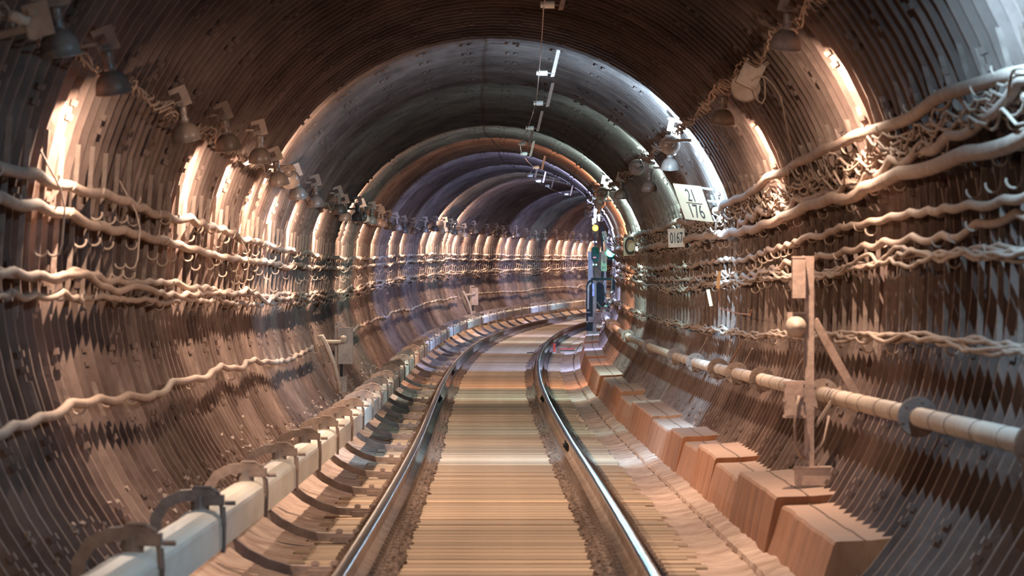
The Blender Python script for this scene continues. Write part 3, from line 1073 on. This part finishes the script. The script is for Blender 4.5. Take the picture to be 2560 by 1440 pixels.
# odd wires and rods
for i, (d, v0, v1) in enumerate(((21.2, .56, .04), (25.6, .55, .03), (37.0, .50, .02))):
    uu = -math.sqrt(2.30 ** 2 - .3 ** 2)
    mb = MB()
    mb.tube([(uu - .09, 0, v0), (uu + .02, -.05, v0 - .20), (uu + .045, -.07, v0 - .30), (uu + .03, -.07, v1 + .03), (uu + .02, -.07, v1)] +
            [(uu + .02 - .033 * (1 - math.cos(math.pi * k / 6)), -.07, v1 - .030 * math.sin(math.pi * k / 6)) for k in range(1, 7)] +
            [(uu - .046 - .033 * (1 - math.cos(math.pi * k / 6)), -.07, v1 - .030 * math.sin(math.pi * k / 6)) for k in range(1, 7)], .0058, 5)
    put('dangling_wire', mb.mesh('dangling_wire', M_HOOK), M=frame(d), cat='wire', group='dangling wires on the left wall',
        label='thin wire dangling over left-wall cables with double hook at its end, %s in view' % ORD[i])
for i, (d, a0, a1, dy) in enumerate(((36.5, -14.5, -19, .5), (38.2, -14, -19.3, .9), (44.0, -13.5, -18.5, .8), (30.5, -15, -19.5, .6))):
    p = [Vector((2.37 * math.cos(math.radians(a)), y, 2.37 * math.sin(math.radians(a)))) for a, y in ((a0, 0), (a1, dy))]
    put('leaning_rod', MB().tube(p, .008, 6).mesh('leaning_rod', M_RUSTW if i == 1 else M_HOOK), M=frame(d), cat='rod', group='rods above the pipe on the right wall',
        label='thin metal rod leaning above the pipe on the right wall')
M = frame(17.8) @ Matrix.Translation((-1.99, 0, .99))
nb = put('bracket_box', None, M=M, label='blue-lit metal plate with pipe stub in the top left corner', cat='bracket')
q = Matrix.Rotation(-.25, 3, 'Y')
part('plate', MB().box((0, 0, 0), (.115, .02, .15), q).box((-.02, -.03, .03), (.03, .05, .03), q).mesh('plate', M_LPLATE), nb)
part('stub', MB().tube([(-.19, -.05, .03), (-.10, -.05, .01), (-.035, -.03, -.01)], [.026, .026, .022], 10).mesh('stub', M_PIPE, True), nb)
part('arm', MB().box((-.14, .02, -.06), (.22, .02, .03), q).mesh('arm', M_BRKT), nb)

# ------------------------------------------------------------------ junction boxes low on the left wall
for d, u, v, m1, lab in ((53.2, -1.93, -.80, M_BOXD, 'dark grey junction box on a post, left wall, nearer of two'),
                         (113.9, -1.94, -.80, M_BOX, 'pale brown junction box on a post far along left wall')):
    M = frame(d) @ Matrix.Translation((u, 0, v))
    jb = put('junction_box', None, M=M, label=lab, cat='box')
    mb = MB()
    mb.box((.02, 0, .03), (.185, .12, .47))
    mb.box((.02, 0, .268), (.20, .13, .012))
    mb.box((.115, 0, .03), (.012, .13, .46))
    part('case', mb.mesh('case', m1), jb)
    part('post', MB().box((-.10, .02, -.05), (.035, .035, .75)).box((-.06, .02, .32), (.11, .035, .035)).mesh('post', m1), jb)
    mb = MB()
    mb.cyl((.0, -.06, .12), (.0, -.13, .12), .05, 14)
    mb.tube([(.0, -.10, .12), (-.05, -.13, .085), (-.15, -.14, .085), (-.27, -.10, .09)], .024, 8)
    part('cable_gland', mb.mesh('cable_gland', M_PIPE, True), jb)
    part('stem', MB().cyl((-.03, .0, -.20), (-.03, .0, -.42), .018, 8).mesh('stem', M_SIG), jb)
    part('foot', MB().box((-.02, .02, -.47), (.12, .10, .20)).mesh('foot', m1), jb)
    mb = MB()
    mb.tube([(-.33, -.2, .14), (-.28, -.2, .16), (-.22, -.2, .05), (-.12, -.2, -.18), (-.06, -.18, -.42), (-.05, -.15, -.56)], .030, 8)
    part('riser_pipe', mb.mesh('riser_pipe', M_PIPE, True), jb)
    mb = MB()
    mb.box((-.24, -.1, -.06), (.12, .012, .22), Matrix.Rotation(-.12, 3, 'Y'))
    part('side_plate', mb.mesh('side_plate', M_BRKT), jb)
    part('strap', bar((-.34, -.12, .06), (-.15, -.12, -.40), .045, .012, M_BRKT, 'strap'), jb)

# ------------------------------------------------------------------ signal group at the curve
d = 96.0
s = d / 10200
M = frame(d) @ Matrix.Translation((1.865, 0, -1.38))


def SX(px):
    return (px - 1490) * s


def SZ(py):
    return -(py - 835) * s


sig = put('signal_mast', None, M=M, label='dark signal mast with green light at the bend beside right rail', cat='signal')
part('mast', MB().box((SX(1494), 0, (SZ(708) + SZ(836)) / 2), (.05, .07, 128 * s)).box((SX(1489), .02, (SZ(708) + SZ(836)) / 2), (.03, .10, 128 * s)).mesh('mast', M_SIGB), sig)
mb = MB()
prof = [(1471, 836), (1471, 722), (1474, 713), (1480, 707), (1487, 706), (1487, 836)]
mb.quad_strip([[(SX(x), y, SZ(z)) for x, z in prof] for y in (-.06, .25)], True, True)
part('relay_case', mb.mesh('relay_case', M_SIG), sig)
mb = MB()
prof = [(1474, 780), (1474, 724), (1477, 717), (1483, 712), (1484, 716), (1479, 722), (1478, 780)]
mb.quad_strip([[(SX(x), y, SZ(z)) for x, z in prof] for y in (-.09, -.06)], True, True)
part('raised_rim', mb.mesh('raised_rim', M_BOXD), sig)
part('lilac_label', MB().box((SX(1488.8), -.07, SZ(732)), (5 * s, .012, 31 * s)).mesh('lilac_label', M_LILAC), sig, label='narrow lilac strip')
part('lilac_mark', MB().cyl((SX(1487.5), -.08, SZ(732)), (SX(1487.5), -.09, SZ(732)), .018, 8).mesh('lilac_mark', M_SIGN), sig)
mb = MB()
prof = [(1496, 778), (1494, 730), (1497, 716), (1505, 713), (1512, 716), (1516, 724), (1517, 755), (1512, 775), (1505, 781)]
mb.quad_strip([[(SX(x), y, SZ(z)) for x, z in prof] for y in (.06, .32)], True, True)
part('rear_drum', mb.mesh('rear_drum', M_SIG, False), sig)
part('cross_arm', MB().box((SX(1514), .0, SZ(705)), (62 * s, .06, 6 * s)).box((SX(1540), .0, SZ(722)), (8 * s, .06, 38 * s)).mesh('cross_arm', M_SIG), sig)
mb = MB()
for a, b in (((1517, 738), (1536, 738)), ((1516, 716), (1517, 738)), ((1536, 700), (1534, 738))):
    mb.cyl((SX(a[0]), -.03, SZ(a[1])), (SX(b[0]), -.03, SZ(b[1])), .012, 6)
part('step_frame', mb.mesh('step_frame', M_SIGB), sig)
part('stay', bar((SX(1496), -.02, SZ(762)), (SX(1515), .10, SZ(786)), .045, .03, M_SIGB, 'stay'), sig)
part('stay', bar((SX(1528), .02, SZ(755)), (SX(1502), .10, SZ(800)), .035, .03, M_SIGB, 'stay'), sig)
mb = MB()
for z in (757, 767, 800):
    mb.box((SX(1469), -.03, SZ(z)), (4 * s, .05, 4 * s))
mb.box((SX(1482), -.05, SZ(806)), (12 * s, .10, 14 * s))
mb.box((SX(1473), -.08, SZ(812)), (5 * s, .03, 5 * s))
mb.box((SX(1476), -.05, SZ(788)), (11 * s, .03, 3 * s))
part('fittings', mb.mesh('fittings', M_SIGB), sig)
mb = MB()
mb.box((SX(1500), 0, SZ(838)), (56 * s, .30, 7 * s))
part('base_plate', mb.mesh('base_plate', M_SIGB), sig)
# green aspect
Mg = Matrix.Translation((SX(1532), -.10, SZ(639)))
part('green_head', MB().box((SX(1532), .0, SZ(640)), (15 * s, .12, 36 * s)).mesh('green_head', M_SIG), sig)
part('green_lens', MB().lathe([(.0, .035), (.065, .028), (.10, .0), (.0, .0)], 18).mesh('green_lens', M_GRN, True), sig, Mg @ Matrix.Rotation(math.pi / 2, 4, 'X'), label='glowing green lens')
mb = MB()
mb.lathe([(.110, .0), (.110, .10), (.104, .10), (.104, .0)], 18)
part('lens_hood', mb.mesh('lens_hood', M_SIG), sig, Matrix.Translation((SX(1532), -.06, SZ(639))) @ Matrix.Rotation(math.pi / 2, 4, 'X'))
# dark head turned away with a red mark, on the white backing
mb = MB()
prof = [(1484, 655), (1483.5, 632), (1486, 626), (1492, 623.5), (1499, 625), (1503, 631), (1503.5, 645), (1502, 657), (1498, 663), (1490, 664)]
mb.quad_strip([[(SX(x), y, SZ(z)) for x, z in prof] for y in (-.06, .12)], True, True)
part('hooded_head', mb.mesh('hooded_head', M_SIG), sig)
part('red_lens', MB().box((SX(1492), -.068, SZ(651)), (8 * s, .012, 3.5 * s)).mesh('red_lens', M_RED), sig, label='dull red lens')
mb = MB()
mb.cyl((SX(1489), -.02, SZ(669)), (SX(1489), -.05, SZ(669)), .022, 10)
mb.cyl((SX(1496), -.02, SZ(669)), (SX(1496), -.05, SZ(669)), .022, 10)
part('cable_glands', mb.mesh('cable_glands', M_PORC), sig)
mb = MB()
mb.tube([(SX(1492), -.04, SZ(670)), (SX(1491), -.05, SZ(685)), (SX(1492), -.05, SZ(698)), (SX(1496), -.04, SZ(708)), (SX(1503), -.02, SZ(714))], .009, 6)
part('hose', mb.mesh('hose', M_SIG), sig)
part('stay', bar((SX(1498), .0, SZ(671)), (SX(1508), .0, SZ(684)), .05, .02, M_SIG, 'stay'), sig)
# lettered strips
st = part('lower_strip', MB().box((SX(1515.5), -.03, SZ(660)), (14 * s, .012, 50 * s)).mesh('lower_strip', M_SIGN), sig, label='narrow upright cream strip lettered 9 M')
text('lettering', '7', .13, sig, Matrix.Translation((SX(1515), -.040, SZ(652))), sx=.8)
text('lettering', '9', .13, sig, Matrix.Translation((SX(1515), -.040, SZ(664))), sx=.8)
text('lettering', 'M', .14, sig, Matrix.Translation((SX(1515), -.040, SZ(678))), sx=.8)
tilt = Matrix.Rotation(-.30, 3, 'Y')
part('upper_strip', MB().box((SX(1520), -.02, SZ(608)), (11 * s, .012, 46 * s), Matrix.Rotation(-.22, 3, 'Y')).mesh('upper_strip', M_SIGN), sig, label='leaning cream strip lettered 6 8')
text('lettering', '6', .10, sig, Matrix.Translation((SX(1514), -.033, SZ(594))), sx=.8)
text('lettering', '8', .10, sig, Matrix.Translation((SX(1518), -.033, SZ(604))), sx=.8)
part('upper_pole', MB().box((SX(1511), .05, SZ(640)), (.05, .05, 135 * s)).mesh('upper_pole', M_SIG), sig)
gl = bpy.data.lights.new('signal_light', 'POINT')
gl.energy = 45
gl.color = (.05, 1, .75)
gl.shadow_soft_size = .04
go = bpy.data.objects.new('signal_light', gl)
COL.objects.link(go)
go.parent = sig
go.location = (SX(1532), -.20, SZ(639))
# yellow signal head further up the mast
ysig = put('yellow_signal', None, M=frame(95.0) @ Matrix.Translation((1.865, 0, -1.38)), label='round yellow signal light shining above the green one', cat='signal')
part('head', MB().box((SX(1495), .02, SZ(578)), (16 * s, .10, 30 * s)).box((SX(1495), .03, SZ(605)), (5 * s, .06, 34 * s)).mesh('head', M_SIG), ysig)
part('yellow_lens', MB().lathe([(.0, .02), (.045, .016), (.068, .0), (.0, .0)], 20).mesh('yellow_lens', M_YEL, True), ysig, Matrix.Translation((SX(1495), -.035, SZ(578))) @ Matrix.Rotation(math.pi / 2, 4, 'X'), label='glowing yellow lens')
mb = MB()
mb.cyl((SX(1490), -.02, SZ(612)), (SX(1490), -.05, SZ(612)), .022, 10)
mb.cyl((SX(1497), -.02, SZ(612)), (SX(1497), -.05, SZ(612)), .022, 10)
part('cable_glands', mb.mesh('cable_glands', M_PORC), ysig)
yl = bpy.data.lights.new('signal_light', 'POINT')
yl.energy = 3
yl.color = (1, .5, .05)
yl.shadow_soft_size = .04
yo = bpy.data.objects.new('signal_light', yl)
COL.objects.link(yo)
yo.parent = ysig
yo.location = (SX(1495), -.16, SZ(578))
# white backing cabinet behind the mast
wc = put('white_cabinet', None, M=frame(98.5) @ Matrix.Translation((1.93, 0, -1.40)), label='white upright panel standing behind the dark signal mast', cat='cabinet')
s2 = 98.5 / 10200
mb = MB()
mb.box((-.02, 0, 1.30), (.40, .10, 1.15))
part('panel', mb.mesh('panel', M_WHITE), wc)
part('frame', MB().box((-.225, -.01, .95), (.03, .14, 1.9)).box((.185, -.01, .95), (.03, .14, 1.9)).box((-.02, -.06, .98), (.40, .02, .03)).mesh('frame', M_WHITE), wc)
# wall box right of the mast
M = frame(88.0) @ Matrix.Translation((2.02, 0, -.93))
wb = put('cable_box', MB().box((0, 0, 0), (.19, .10, .26), Matrix.Rotation(.25, 3, 'Y')).mesh('cable_box', M_BRKT), M=M, label='small brown box above the pipe flanges, right of the signal mast', cat='box')
part('rim', MB().box((0, -.052, .12), (.20, .012, .016), Matrix.Rotation(.25, 3, 'Y')).box((.10, -.06, .0), (.04, .03, .10), Matrix.Rotation(.6, 3, 'Y')).mesh('rim', M_BOX), wb)

# ------------------------------------------------------------------ red trackside device
M = frame(91.5) @ Matrix.Translation((1.02, 0, -1.775))
tb = put('track_device', None, M=M, label='small red trackside device with rods beside the right rail', cat='device')
part('red_flag', MB().box((0, 0, .12), (.055, .03, .19)).box((.01, -.01, .20), (.05, .04, .03)).mesh('red_flag', M_RED), tb)
part('motor_box', MB().box((.09, -.02, .05), (.10, .10, .13)).mesh('motor_box', M_BRKT), tb)
part('rod', MB().cyl((.13, 0, .09), (.46, .0, .09), .012, 8).mesh('rod', M_RED), tb)
part('rod', MB().cyl((.13, 0, .05), (.46, .0, .05), .010, 8).mesh('rod', M_SIG), tb)
part('rod', MB().cyl((-.30, 0, .03), (-.62, 0, .0), .012, 8).mesh('rod', M_SIG), tb)
